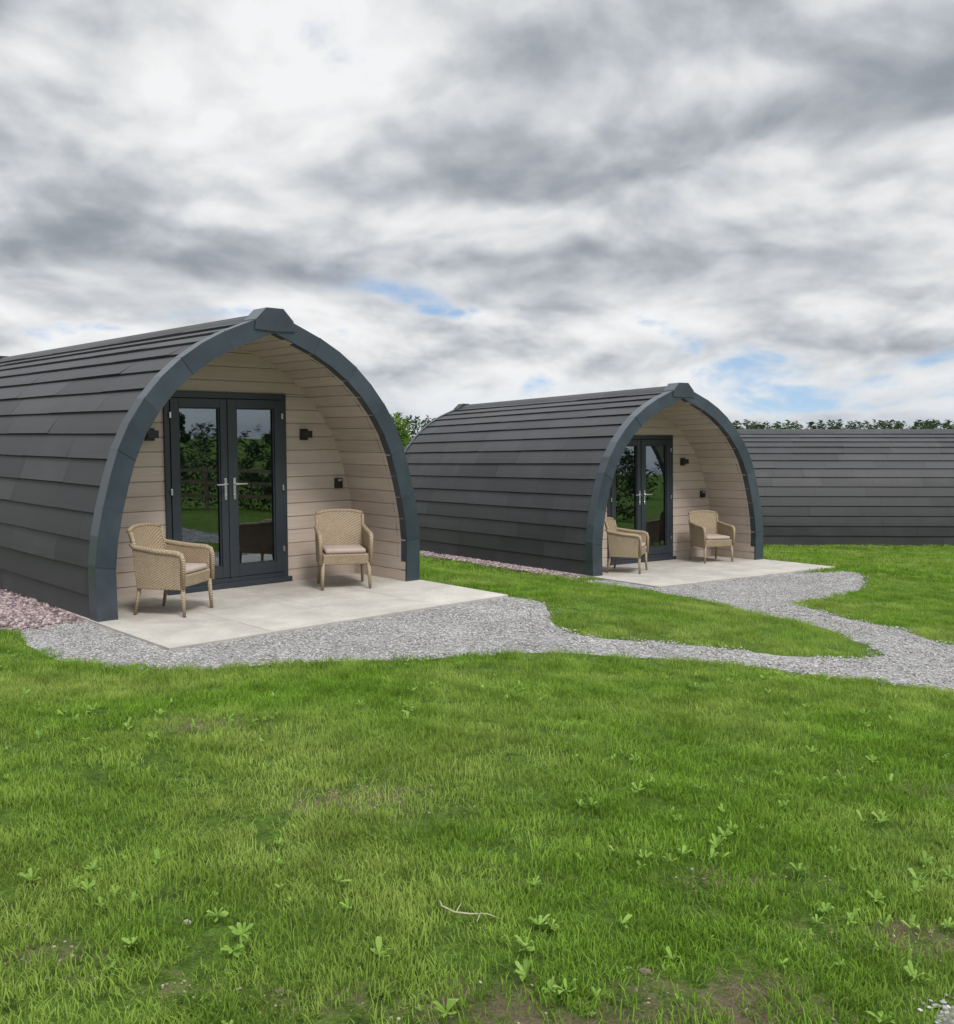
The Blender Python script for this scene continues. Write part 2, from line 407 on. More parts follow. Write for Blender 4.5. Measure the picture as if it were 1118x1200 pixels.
    y0,y1=W-.025,W+.07
    mb.box(-DW,-DW+.055,y0,y1,FZ,DT); mb.box(DW-.055,DW,y0,y1,FZ,DT); mb.box(-DW+.055,DW-.055,y0,y1,DT-.06,DT)
    mb.box(-DW+.055,DW-.055,y0-.012,y1,FZ,FZ+.10)
    mb.box(-DW-.02,DW+.02,y0-.05,y0-.012,FZ,FZ+.055)
    mb.obj('door_frame',[M_frame],e,bevel=.004)
    iw=DW-.055-.004; zb=FZ+.105; zt=DT-.064; st=.088
    for s_,nm in ((-1,'left_door_leaf'),(1,'right_door_leaf')):
        mb=MB(); xi=s_*.004; xo=s_*iw; ya,yb=W-.035,W+.035
        def bx(a,b,c,d,yaa=ya,ybb=yb,m=0):
            a,b=sorted((a,b)); mb.box(a,b,yaa,ybb,c,d,m)
        bx(xi,xi+s_*st,zb,zt); bx(xo,xo-s_*st,zb,zt); bx(xi+s_*st,xo-s_*st,zt-st,zt); bx(xi+s_*st,xo-s_*st,zb,zb+.115)
        a=xi+s_*st; b=xo-s_*st; c=zb+.115; d=zt-st; t=.014
        bx(a,a+s_*t,c,d,W-.02,W+.0); bx(b,b-s_*t,c,d,W-.02,W+.0); bx(a+s_*t,b-s_*t,c,c+t,W-.02,W); bx(a+s_*t,b-s_*t,d-t,d,W-.02,W)
        for hz in (.35,1.0,1.75):
            bx(xo-s_*.008,xo+s_*.014,hz,hz+.06,ya-.010,ya+.001,1)
        mb.obj(nm,[M_frame,M_chrome],e,bevel=.004)
        g=MB(); aa,bb=sorted((a+s_*.002,b-s_*.002)); g.face([(aa,W+.005,c),(bb,W+.005,c),(bb,W+.005,d),(aa,W+.005,d)]); g.obj(nm+'_glass',[M_glass],e)
        hd=MB(); hx=s_*.05
        hd.box(hx-.014,hx+.014,ya-.012,ya-.001,.93,1.15)
        hd.tube([(hx,ya-.008,1.09),(hx,ya-.05,1.09)],[.010,.010],10)
        hd.tube([(hx,ya-.05,1.09),(hx+s_*.03,ya-.056,1.09),(hx+s_*.12,ya-.054,1.088)],[.010,.0095,.0085],10)
        hd.tube([(hx,ya-.008,.975),(hx,ya-.02,.975)],[.010,.010],10)
        hd.obj(nm+'_handle',[M_chrome],e,bevel=.002)
    mb=MB(); mb.box(-.016,.016,W-.048,W-.036,zb,zt); mb.obj('door_astragal',[M_frame],e,bevel=.003)
    mb=MB()
    for x in (-.82,.91):
        mb.box(x-.05,x+.05,W-.012,W+.004,1.53,1.65); mb.box(x-.055,x+.055,W-.09,W-.012,1.555,1.63)
    mb.obj('wall_lights',[M_black],e,bevel=.004)
    mb=MB(); mb.box(1.30,1.38,W-.05,W+.004,1.0,1.11); mb.box(1.315,1.365,W-.056,W-.05,1.075,1.10,1); mb.obj('key_safe',[M_black,M_chrome],e,bevel=.005)
    mb=MB()
    for s_ in (-1,1):
        x0,x1=sorted((s_*1.66,s_*1.70)); mb.box(x0,x1,.1,Ln,-.25,.02,0,.2)
    mb.obj('base_skirt',[M_roof],e)
    mb=MB(); tx,ty=.42,2.0
    mb.tube([(tx,ty,.10),(tx,ty,.13),(tx,ty,.14),(tx,ty,.78)],[.2,.2,.03,.03],16,0); mb.tube([(tx,ty,.78),(tx,ty,.81)],[.42,.42],28,0)
    for dx,dy in ((-.17,-.1),(.17,.12)):
        mb.tube([(tx+dx,ty+dy,.811),(tx+dx,ty+dy,.825)],[.07,.12],20,1)
        mb.tube([(tx+dx*.3,ty-dy*1.6,.811),(tx+dx*.3,ty-dy*1.6,.90)],[.03,.04],12,1)
    mb.obj('dining_table_with_plates',[M_wood,M_white],e)
    pe=MB(); xs=np.linspace(-1.755,1.755,5); ys=[-1.40,-.82,-.24,.34,W-.04]
    for i in range(4):
        for j in range(4):
            pe.box(xs[i]+.0018,xs[i+1]-.0018,ys[j]+.0018,ys[j+1]-.0018,-.03,FZ+rnd.uniform(-.0012,.0012),0,rnd.random())
    pe.box(-1.74,1.74,-1.385,W,-.2,FZ-.006,0,.1)
    po=pe.obj('concrete_patio',[M_patio],None,bevel=.002)
    po.location=e.location; po.rotation_euler=e.rotation_euler
    return e
for i,p in enumerate(PODS): build_pod(p,i)

# ------------------------------------------------------------------ chairs
def chair(wx,wy,wz,ang):
    e=empty('rattan_armchair',(wx,wy,wz),(0,0,ang)); e.scale=(.86,.86,.86)   # faces local -Y
    mb=MB(); w=.27
    mb.hexa([(-w,-.27,.29),(w,-.27,.29),(w-.01,.22,.29),(-w+.01,.22,.29),(-w,-.285,.415),(w,-.285,.415),(w-.01,.23,.415),(-w+.01,.23,.415)])
    for s_ in (-1,1):
        xo=s_*(w+.03); xi=s_*(w-.005); a,b=sorted((xo,xi))
        mb.hexa([(a,-.25,.27),(b,-.25,.27),(b,.235,.27),(a,.235,.27),(a+s_*.012,-.27,.625),(b+s_*.012,-.27,.625),(b+s_*.005,.27,.665),(a+s_*.005,.27,.665)])
    mb.obj('woven_body',[M_wick],e,bevel=.012)
    mb=MB(); fr=[];bk=[]
    for r in range(9):
        t=r/8; rowf=[];rowb=[]
        for c in range(13):
            u=c/12*2-1; z=.29+(.88-.035*abs(u)**3-.29)*t; x=u*(w+.012*t); y=.205+.115*t+.02*t*t-.045*u*u
            rowf.append((x,y,z)); rowb.append((x,y+.034,z))
        fr.append(rowf); bk.append(rowb)
    mb.grid(fr); mb.grid([r[::-1] for r in bk])
    for c in range(12): mb.face([fr[8][c],fr[8][c+1],bk[8][c+1],bk[8][c]])
    for r in range(8):
        mb.face([fr[r][0],fr[r+1][0],bk[r+1][0],bk[r][0]]); mb.face([fr[r][12],bk[r][12],bk[r+1][12],fr[r+1][12]])
    mb.obj('woven_back',[M_wick],e,smooth=True,fixn=False)
    mb=MB()
    for s_ in (-1,1):
        x=s_*(w+.025)
        mb.tube([(x,-.285,.30),(x+s_*.003,-.290,.56),(x+s_*.004,-.27,.62),(x+s_*.004,-.22,.638),(x,0,.652),(x-s_*.004,.25,.685),(x-s_*.02,.30,.72)],[.022,.024,.028,.030,.030,.028,.022],10)
        mb.tube([(s_*(w+.003),.21,.45),(s_*(w+.008),.245,.66),(s_*(w+.012),.292,.84)],[.018,.019,.020],8)
    pts=[]
    for c in range(13):
        u=c/12*2-1; pts.append((u*(w+.012),.357-.045*u*u,.88-.035*abs(u)**3))
    mb.tube(pts,[.024]*13,10)
    mb.obj('arm_and_back_rolls',[M_wick],e,smooth=True)
    mb=MB()
    for sx in (-1,1):
        mb.tube([(sx*(w+.0),-.262,.31),(sx*(w+.010),-.280,.0)],[.024,.017],8)
        mb.tube([(sx*(w-.01),.215,.31),(sx*(w+.0),.275,.0)],[.022,.016],8)
    mb.obj('legs',[M_wick],e,smooth=True)
    mb=MB(); mb.box(-w+.03,w-.03,-.27,.20,.417,.475); mb.obj('seat_cushion',[M_cush],e,bevel=.022,smooth=True)
    return e
def chair_on(p,lx,ly,rot):
    x,y=podworld(p,lx,ly); z=p[2]+FZ-p[5]*ly+.001
    chair(x,y,z,math.radians(p[3])+math.radians(rot))
chair_on(PODS[0],-1.05,-.02,34)
chair_on(PODS[0],.90,.16,-28)
chair_on(PODS[1],-1.0,.08,36)
chair_on(PODS[1],.92,.28,-16)

# ------------------------------------------------------------------ ground sheet
def axis(a,b,s,far_lo,far_hi):
    c=list(np.arange(a,b+1e-6,s)); st=s; x=c[-1]
    while x<far_hi: st*=1.18; x+=st; c.append(x)
    st=s; x=c[0]; lo=[]
    while x>far_lo: st*=1.18; x-=st; lo.append(x)
    return np.array(lo[::-1]+c)
SOIL=[(.42,2.45,.7,.25,.60),(.9,3.3,.30,.14,.55),(-1.5,4.9,.55,.25,.42),(-.42,3.95,.45,.25,.42),(-1.25,2.65,.5,.15,.48),(1.5,2.9,.5,.15,.42),(2.2,4.3,.8,.2,.35),(.75,6.55,.6,.15,.35),(-.6,5.3,.5,.2,.3),(0.2,3.3,.3,.12,.35),(-.6,2.5,.4,.1,.45)]
class VN:
    def __init__(s,seed): s.g=np.random.default_rng(seed).random((256,256))
    def __call__(s,x,y,sc):
        x=np.asarray(x)*sc;y=np.asarray(y)*sc; xi=np.floor(x).astype(int); yi=np.floor(y).astype(int); fx=x-xi; fy=y-yi
        fx=fx*fx*(3-2*fx); fy=fy*fy*(3-2*fy); g=s.g
        return (g[xi%256,yi%256]*(1-fx)+g[(xi+1)%256,yi%256]*fx)*(1-fy)+(g[xi%256,(yi+1)%256]*(1-fx)+g[(xi+1)%256,(yi+1)%256]*fx)*fy
vn=VN(3)
def bare(x,y):
    b=np.zeros(np.shape(x))
    for (cx,cy,rx,ry,s) in SOIL: b=np.maximum(b,s*np.exp(-(((x-cx)/rx)**2+((y-cy)/ry)**2)))
    n=.3*vn(x,y,2.3)+.35*vn(x,y,7)+.35*vn(x,y,16)
    return np.clip(b*(.1+1.8*n)+np.clip(n-.66,0,1)*1.2,0,1)
X=axis(-9,12,.12,-500,500); Y=axis(0.6,20,.12,-300,700)
gx,gy=np.meshgrid(X,Y,indexing='ij'); zz=ground(gx,gy)
zz=zz+ (vn(gx,gy,1.1)-.5)*.03*np.clip((7.5-gy)/2,0,1)
sd,_,_=sdf(GR,gx,gy)
zz=np.where((sd<-.12),zz-.01,zz)
nX,nY=gx.shape
verts=np.stack([gx.ravel(),gy.ravel(),zz.ravel()],1)
i,j=np.meshgrid(np.arange(nX-1),np.arange(nY-1),indexing='ij'); a=(i*nY+j).ravel()
faces=np.stack([a,a+nY,a+nY+1,a+1],1)
def npmesh(name,verts,faces,mats,attrs=None,smooth=False,coll=None):
    me=bpy.data.meshes.new(name); nf,k=faces.shape
    me.vertices.add(len(verts)); me.vertices.foreach_set('co',np.asarray(verts,np.float32).ravel())
    me.loops.add(nf*k); me.loops.foreach_set('vertex_index',faces.astype(np.int32).ravel())
    me.polygons.add(nf); me.polygons.foreach_set('loop_start',np.arange(0,nf*k,k,dtype=np.int32))
    me.update(calc_edges=True)
    if smooth: me.polygons.foreach_set('use_smooth',np.ones(nf,bool))
    for m in mats: me.materials.append(m)
    for (n,dom,val) in (attrs or []):
        at=me.attributes.new(n,'FLOAT',dom); at.data.foreach_set('value',np.asarray(val,np.float32))
    o=bpy.data.objects.new(name,me); (coll or S.collection).objects.link(o); return o
npmesh('ground',verts,faces,[M_ground],[('bare','POINT',bare(gx,gy).ravel())],smooth=True)

def sheet(name,poly,mat,lift,step=.1):
    P=np.array(poly); x=np.arange(P[:,0].min()-step,P[:,0].max()+2*step,step); y=np.arange(P[:,1].min()-step,P[:,1].max()+2*step,step)
    gx,gy=np.meshgrid(x,y,indexing='ij'); d,qx,qy=sdf(poly,gx,gy)
    nX,nY=gx.shape; i,j=np.meshgrid(np.arange(nX-1),np.arange(nY-1),indexing='ij'); a=(i*nY+j).ravel()
    f=np.stack([a,a+nY,a+nY+1,a+1],1); ins=(d<0).ravel(); keep=ins[f].any(1); f=f[keep]
    px=np.where(d>0,qx,gx); py=np.where(d>0,qy,gy); z=ground(px,py)+lift+np.where(d>0,-.012,0)
    v=np.stack([px.ravel(),py.ravel(),z.ravel()],1)
    u=np.unique(f); mp=np.full(len(v),-1); mp[u]=np.arange(len(u))
    return npmesh(name,v[u],mp[f],[mat],smooth=True)
sheet('gravel_path',GR,M_gravel,.012)
sheet('gravel_path',GR2,M_gravel,.016)
def strip(p,x0,x1,y0,y1): return [np.array(podworld(p,a,b)) for a,b in ((x0,y0),(x1,y0),(x1,y1),(x0,y1))]
ST1=strip(PODS[0],-2.38,-1.66,.1,8.0); ST2=strip(PODS[1],-2.05,-1.66,.05,6.3)
sheet('slate_chipping_border',ST1,M_slate,.018); sheet('slate_chipping_border',ST2,M_slate,.018)

# ------------------------------------------------------------------ instancing
def scatter(name,P,rot,scl,coll,ncoll):
    me=bpy.data.meshes.new(name); n=len(P); me.vertices.add(n); me.vertices.foreach_set('co',np.asarray(P,np.float32).ravel())
    a=me.attributes.new('rot','FLOAT_VECTOR','POINT'); a.data.foreach_set('vector',np.asarray(rot,np.float32).ravel())
    a=me.attributes.new('scl','FLOAT_VECTOR','POINT'); a.data.foreach_set('vector',np.asarray(scl,np.float32).ravel())
    a=me.attributes.new('idx','INT','POINT'); a.data.foreach_set('value',rng.integers(0,ncoll,n).astype(np.int32))
    o=bpy.data.objects.new(name,me); S.collection.objects.link(o)
    ng=bpy.data.node_groups.new(name+'_scatter','GeometryNodeTree')
    ng.interface.new_socket('Geometry',in_out='INPUT',socket_type='NodeSocketGeometry'); ng.interface.new_socket('Geometry',in_out='OUTPUT',socket_type='NodeSocketGeometry')
    gi=ng.nodes.new('NodeGroupInput'); go=ng.nodes.new('NodeGroupOutput')
    ci=ng.nodes.new('GeometryNodeCollectionInfo'); ci.inputs['Collection'].default_value=coll; ci.inputs['Separate Children'].default_value=True; ci.inputs['Reset Children'].default_value=True
    ip=ng.nodes.new('GeometryNodeInstanceOnPoints'); ip.inputs['Pick Instance'].default_value=True
    def na(nm,dt):
        q=ng.nodes.new('GeometryNodeInputNamedAttribute'); q.data_type=dt; q.inputs['Name'].default_value=nm; return q.outputs['Attribute']
    er=ng.nodes.new('FunctionNodeEulerToRotation'); ng.links.new(na('rot','FLOAT_VECTOR'),er.inputs[0])
    ng.links.new(gi.outputs[0],ip.inputs['Points']); ng.links.new(ci.outputs[0],ip.inputs['Instance']); ng.links.new(na('idx','INT'),ip.inputs['Instance Index'])
    ng.links.new(er.outputs[0],ip.inputs['Rotation']); ng.links.new(na('scl','FLOAT_VECTOR'),ip.inputs['Scale']); ng.links.new(ip.outputs[0],go.inputs[0])
    md=o.modifiers.new('scatter','NODES'); md.node_group=ng; return o

def tuft(name,coll,nb,R,h0,h1,w0,w1,lean=.5):
    V=[];Fq=[];T=[]
    for b in range(nb):
        r=R*math.sqrt(rnd.random()); an=rnd.random()*6.283; x=r*math.cos(an); y=r*math.sin(an)
        h=rnd.uniform(h0,h1); w=rnd.uniform(w0,w1)/2; da=rnd.random()*6.283; dx,dy=math.cos(da),math.sin(da)
        l=rnd.uniform(.15,1)*lean*h; px,py=-dy,dx; tn=rnd.random()
        i=len(V)
        V+=[(x-px*w,y-py*w,-.005),(x+px*w,y+py*w,-.005),(x+dx*l*.35+px*w*.9,y+dy*l*.35+py*w*.9,h*.55),(x+dx*l*.35-px*w*.9,y+dy*l*.35-py*w*.9,h*.55),
            (x+dx*l+px*w*.15,y+dy*l+py*w*.15,h*(1-.15*lean)),(x+dx*l-px*w*.15,y+dy*l-py*w*.15,h*(1-.15*lean))]
        Fq+=[(i,i+1,i+2,i+3),(i+3,i+2,i+4,i+5)]; T+=[tn*.8,min(1,tn*.8+.2)]
    return npmesh(name,np.array(V),np.array(Fq),[M_grass],[('tint','FACE',T)],coll=coll)
cg=bpy.data.collections.new('grass_tufts')
for k in range(5): tuft('grass_tuft',cg,90,.10,.016,.042,.0022,.0045,.95)
cf=bpy.data.collections.new('far_grass_tufts')
for k in range(3): tuft('far_grass_tuft',cf,46,.15,.025,.05,.007,.012,.7)
def inpod(x,y,m=.03):
    r=np.zeros(x.shape,bool)
    for p in PODS:
        lx,ly=podlocal(p,x,y); r|=(np.abs(lx)<1.76+m)&(ly>-1.41-m)&(ly<p[4]+.1)
        r|=(np.abs(lx)<1.70)&(ly>0)&(ly<p[4])
    return r
def lawn_pts(n,xr,yr,dens):
    x=rng.uniform(*xr,n); y=rng.uniform(*yr,n)
    k=np.abs(x)<.5*y+2.0; x=x[k];y=y[k]
    k=~inpod(x,y); x=x[k];y=y[k]
    for poly in (GR,GR2,ST1,ST2):
        d,_,_=sdf(poly,x,y); jit=rng.normal(0,.025,x.shape); k=d>.015+jit; x=x[k];y=y[k]
    b=bare(x,y); k=rng.random(x.shape)>np.clip(b*1.6-.12,0,.93)*dens; return x[k],y[k]
def zl(x,y): return ground(x,y)+(vn(x,y,1.1)-.5)*.03*np.clip((7.5-y)/2,0,1)
xs=[];ys=[]
for (n,xr,yr) in ((int(150*11*5.4),(-5.5,5.5),(1.3,6.7)),(int(75*20*7.3),(-9,11),(6.7,14))):
    a,b=lawn_pts(n,xr,yr,1.0); xs.append(a);ys.append(b)
x=np.concatenate(xs);y=np.concatenate(ys); n=len(x)
hn=.6*vn(x,y,1.7)+.4*vn(x,y,6); s=(.75+.5*hn)*rng.uniform(.85,1.15,n)
rot=np.stack([rng.normal(0,.10,n),rng.normal(0,.10,n),rng.uniform(0,6.28,n)],1)
scatter('lawn_grass',np.stack([x,y,zl(x,y)],1),rot,np.stack([s**.5,s**.5,s],1),cg,5)
x,y=lawn_pts(int(32*36*20),(-14,22),(13.5,34),.6); n=len(x); s=rng.uniform(.8,1.3,n)
scatter('distant_lawn_grass',np.stack([x,y,zl(x,y)],1),np.stack([np.zeros(n),np.zeros(n),rng.uniform(0,6.28,n)],1),np.stack([s,s,s],1),cf,3)
cw=bpy.data.collections.new('weed_rosettes')
for k in range(6):
    mb=MB()
    for q in range(rnd.randint(5,11)):
        an=rnd.random()*6.283; l=rnd.uniform(.016,.036); w=l*rnd.uniform(.12,.24); up=rnd.uniform(.5,1.6); tn=rnd.random()
        d=Vector((math.cos(an),math.sin(an),0)); pp=Vector((-d.y,d.x,rnd.uniform(-.4,.4))); z=Vector((0,0,1))
        c0=Vector((0,0,.01)); c1=d*l*.35+z*l*up*.55; c2=d*l*.75+z*l*up*.85; c3=d*l*1.05+z*l*up*rnd.uniform(.6,.95)
        mb.face([c0-pp*w*.15,c0+pp*w*.15,c1+pp*w*.8,c1-pp*w*.8],0,tn); mb.face([c1-pp*w*.8,c1+pp*w*.8,c2+pp*w,c2-pp*w],0,tn*.8+.2); mb.face([c2-pp*w,c2+pp*w,c3],0,tn)
    mb.obj('weed_rosette',[M_weed],None,coll=cw,fixn=False)
x,y=lawn_pts(3400,(-4.5,5),(1.6,7),.1); k=rng.random(x.shape)<np.clip(vn(x,y,1.0)*1.6-.4,0.06,1)*.55; x=x[k];y=y[k];n=len(x); s=rng.uniform(.4,1.25,n)
scatter('lawn_weeds',np.stack([x,y,zl(x,y)+.010],1),np.stack([rng.normal(0,.25,n),rng.normal(0,.25,n),rng.uniform(0,6.28,n)],1),np.stack([s,s,s],1),cw,6)
def stone(mb,c,r,tn):
    import bmesh
    bm=bmesh.new(); bmesh.ops.create_icosphere(bm,subdivisions=1,radius=1)
    sc=Vector((rnd.uniform(.7,1.3),rnd.uniform(.6,1.1),rnd.uniform(.4,.8)))*r; rt=Matrix.Rotation(rnd.random()*6,3,'Z')@Matrix.Rotation(rnd.uniform(-.5,.5),3,'X')
    i=len(mb.v)
    for v in bm.verts:
        q=Vector([v.co[k]*sc[k]*rnd.uniform(.82,1.12) for k in range(3)]); mb.v.append(tuple(rt@q+Vector(c)))
    for f in bm.faces: mb.f.append(tuple(i+v.index for v in f.verts)); mb.m.append(0); mb.t.append(tn)
    bm.free()
def cluster(name,coll,n,R,r0,r1,mat):
    mb=MB()
    for k in range(n):
        a=rnd.random()*6.28; q=R*math.sqrt(rnd.random()); stone(mb,(q*math.cos(a),q*math.sin(a),r0*.2),rnd.uniform(r0,r1),rnd.random())
    mb.obj(name,[mat],None,coll=coll,fixn=False)
cs=bpy.data.collections.new('gravel_clusters')
for k in range(4): cluster('gravel_cluster',cs,34,.14,.005,.010,M_st1)
cp=bpy.data.collections.new('slate_clusters')
for k in range(4): cluster('slate_cluster',cp,22,.16,.012,.026,M_st2)
def inside_pts(polys,dn,spill=.0):
    xs=[];ys=[]
    for poly in polys:
        P=np.array(poly); a0,a1=P[:,0].min(),P[:,0].max(); b0,b1=P[:,1].min(),P[:,1].max()
        n=int(dn*(a1-a0)*(b1-b0)); x=rng.uniform(a0,a1,n); y=rng.uniform(b0,b1,n); d,_,_=sdf(poly,x,y); k=(d<spill)&~inpod(x,y,.1); xs.append(x[k]);ys.append(y[k])
    return np.concatenate(xs),np.concatenate(ys)
x,y=inside_pts([GR,GR2],40,spill=-.02); n=len(x)
scatter('gravel_stones',np.stack([x,y,ground(x,y)+.014],1),np.stack([np.zeros(n),np.zeros(n),rng.uniform(0,6.28,n)],1),np.ones((n,3)),cs,4)
def strip_pts(p,x0,x1,y0,y1,dn):
    n=int(dn*(x1-x0)*(y1-y0)); return podworld(p,rng.uniform(x0,x1,n),rng.uniform(y0,y1,n))
a=strip_pts(PODS[0],-2.32,-1.78,.2,7.9,90); b=strip_pts(PODS[1],-1.98,-1.76,.1,6.2,90)
x=np.r_[a[0],b[0]]; y=np.r_[a[1],b[1]]; n=len(x)
scatter('slate_chippings',np.stack([x,y,ground(x,y)+.022],1),np.stack([np.zeros(n),np.zeros(n),rng.uniform(0,6.28,n)],1),np.ones((n,3)),cp,4)
mb=MB()
for (sx,sy,r) in ((.48,2.69,.018),(-.88,2.87,.014),(-.53,2.53,.016),(.44,2.6,.010),(-.9,2.7,.010)):
    stone(mb,(sx,sy,gz(sx,sy)+r*.5),r,rnd.random()*.5)
for k in range(500):
    c=rnd.choice([s for s in SOIL if s[4]>.41]); sx=rnd.gauss(c[0],c[2]*.6); sy=rnd.gauss(c[1],c[3]*.6)
    r=rnd.uniform(.002,.007); stone(mb,(sx,sy,float(zl(np.array([sx]),np.array([sy]))[0])+r*.3),r,rnd.random())
M_peb=m_stone('lawn_pebble',[(0,(.14,.10,.08)),(.5,(.24,.19,.15)),(1,(.36,.31,.26))])
mb.obj('lawn_pebbles',[M_peb],None,fixn=False)
M_twig=tinted('dry_twig_bark',(.27,.27,.15),(.33,.33,.2),.8)
mb=MB(); bx,by=-.02,2.98; bz=gz(bx,by)+.024
mb.tube([(bx-.10,by+.05,bz+.01),(bx-.09,by,bz+.015),(bx-.05,by-.03,bz+.01),(bx+.0,by-.045,bz+.012),(bx+.05,by-.03,bz+.005),(bx+.09,by-.05,bz)],[.002,.003,.0035,.003,.0025,.0015],6)
mb.tube([(bx-.045,by-.03,bz+.01),(bx-.03,by+.01,bz+.02)],[.0025,.0012],6); mb.tube([(bx+.03,by-.035,bz+.01),(bx+.02,by-.09,bz+.01)],[.0025,.0012],6)
mb.obj('dry_twig',[M_twig],None,smooth=True)

# ------------------------------------------------------------------ trees
def tree(name,x,y,h,r,nleaf,leafmat,ls=.12,crown0=.25,seed=0):
    R=random.Random(seed); z0=gz(x,y); e=empty(name,(x,y,z0-.05),(0,0,0))
    mb=MB(); th=h*.75
    mb.tube([(0,0,0),(R.uniform(-.05,.05),0,th*.4),(R.uniform(-.1,.1),R.uniform(-.1,.1),th*.8),(0,0,th)],[h*.022,h*.017,h*.010,h*.004],8)
    cl=[]; nc=26
    for k in range(nc):
        u=R.random(); zc=h*(crown0+(1-crown0)*u*.95); rr=r*math.sqrt(max(.05,1-((u-.38)/.66)**2))*math.sqrt(R.uniform(.15,1)); an=R.random()*6.283
        c=(rr*math.cos(an),rr*math.sin(an),zc); cl.append((c,r*R.uniform(.22,.42),R.random()))
        zb=min(zc*.7,th*.95); mb.tube([(0,0,zb),(c[0]*.5,c[1]*.5,(zb+zc)/2+.03*h),c],[h*.008,h*.005,h*.002],5)
    mb.obj('trunk_and_limbs',[M_trunk],e,smooth=True)
    g=np.random.default_rng(seed); V=[];T=[]; per=nleaf//nc
    for c,cr_,tn in cl:
        d=g.normal(0,1,(per,3)); d/=np.linalg.norm(d,axis=1)[:,None]; d*= (cr_*g.uniform(.3,1,(per,1))**.6); P=np.array(c)+d*np.array([1,1,.75])
        a=g.normal(0,1,(per,3)); a/=np.linalg.norm(a,axis=1)[:,None]; b=np.cross(a,g.normal(0,1,(per,3))); b/=np.linalg.norm(b,axis=1)[:,None]
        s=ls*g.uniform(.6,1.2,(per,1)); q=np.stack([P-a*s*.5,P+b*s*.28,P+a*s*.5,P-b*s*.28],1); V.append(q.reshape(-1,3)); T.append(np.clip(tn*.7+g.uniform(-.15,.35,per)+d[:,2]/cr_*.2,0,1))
    V=np.concatenate(V); T=np.concatenate(T); f=np.arange(len(V)).reshape(-1,4)
    o=npmesh('foliage',V,f,[leafmat],[('tint','FACE',T)]); o.parent=e
    return e
tree('broadleaf_tree',-2.55,27.5,3.15,1.15,6000,M_leaf,.13,.1,1)
tree('broadleaf_tree',-1.55,29.5,2.95,.7,3500,M_leaf2,.12,.1,2)
tree('broadleaf_tree',17.7,35.0,4.4,1.3,4500,M_leaf2,.14,.15,3)
for k,(tx,ty,hh,rr) in enumerate([(27,-9,2.9,1.5),(29,-3,3.9,.9),(26,2.5,2.6,1.3),(30,7,3.2,1.7),(27,-15,3.2,1.7),(33,12,3.6,1.8),(24,-21,3.4,1.8)]):
    tree('broadleaf_tree',tx,ty,hh,rr,3200,M_leaf2,.16,.12,10+k)
g=np.random.default_rng(5); V=[];T=[]
def mass(azs,rad,hlo,hhi,wd,nt,per,sz=1.0):
    for k in range(nt):
        az=math.radians(g.uniform(*azs)); r=rad*g.uniform(.94,1.10); x=r*math.sin(az); y=r*math.cos(az); h=g.uniform(hlo,hhi); z0=gz(x,y)-.1
        u=g.random(per)**.8; zc=z0+h*u; w=wd*(1-u)**.75*g.uniform(.3,1,per)+.04; an=g.random(per)*6.283
        P=np.stack([x+w*np.cos(an),y+w*np.sin(an),zc],1); s=g.uniform(.25,.5,per)[:,None]*sz
        d=np.stack([np.cos(an),np.sin(an),g.uniform(-.1,.7,per)],1); e2=g.normal(0,1,(per,3)); e2/=np.linalg.norm(e2,axis=1)[:,None]
        V.append(np.stack([P-d*s*.5,P+e2*s*.4,P+d*s*.7],1).reshape(-1,3)); T.append(np.clip(g.uniform(0,1,per)*.6+g.random()*.4,0,1))
mass((8,60),112,4.7,5.4,1.3,800,90,1.0)
mass((-60,8),118,3.8,4.8,1.4,450,50,1.3)
mass((60,190),60,2.8,3.6,1.4,300,50)
V=np.concatenate(V);T=np.concatenate(T)
npmesh('distant_tree_line',V,np.arange(len(V)).reshape(-1,3),[M_leaf2],[('tint','FACE',T)])
# field hedge and post-and-rail fence along the right-hand side of the site (also seen mirrored in the doors)
fx=14.5
pts=[(fx+.8*math.sin(t*.35),-22+t*2.0) for t in range(17)]
mb=MB()
for k,(x,y) in enumerate(pts):
    z=gz(x,y); mb.box(x-.05,x+.05,y-.05,y+.05,z-.2,z+1.2,0,rnd.random())
    if k<len(pts)-1:
        x2,y2=pts[k+1]; z2=gz(x2,y2)
        for hz in (.35,.72,1.05): mb.hexa([(x-.075,y,z+hz),(x-.055,y,z+hz),(x2-.055,y2,z2+hz),(x2-.075,y2,z2+hz),(x-.075,y,z+hz+.09),(x-.055,y,z+hz+.09),(x2-.055,y2,z2+hz+.09),(x2-.075,y2,z2+hz+.09)],0,rnd.random())
mb.obj('timber_fence',[M_wood],None)
nh=26000; t=g.uniform(0,16,nh); hx=fx+.8*np.sin(t*.35)+.75+g.normal(0,.28,nh); hy=-22+2*t; hh=1.35+.25*np.sin(t*3.1)+.2*np.sin(t*7.7)
P=np.stack([hx,hy,ground(hx,hy)+hh*g.random(nh)**.7],1); a=g.normal(0,1,(nh,3)); a/=np.linalg.norm(a,axis=1)[:,None]; b=np.cross(a,g.normal(0,1,(nh,3))); b/=np.linalg.norm(b,axis=1)[:,None]
s=.11*g.uniform(.6,1.2,(nh,1)); V=np.stack([P-a*s*.5,P+b*s*.3,P+a*s*.5,P-b*s*.3],1).reshape(-1,3)
npmesh('field_hedge',V,np.arange(len(V)).reshape(-1,4),[M_leaf2],[('tint','FACE',g.random(nh))])

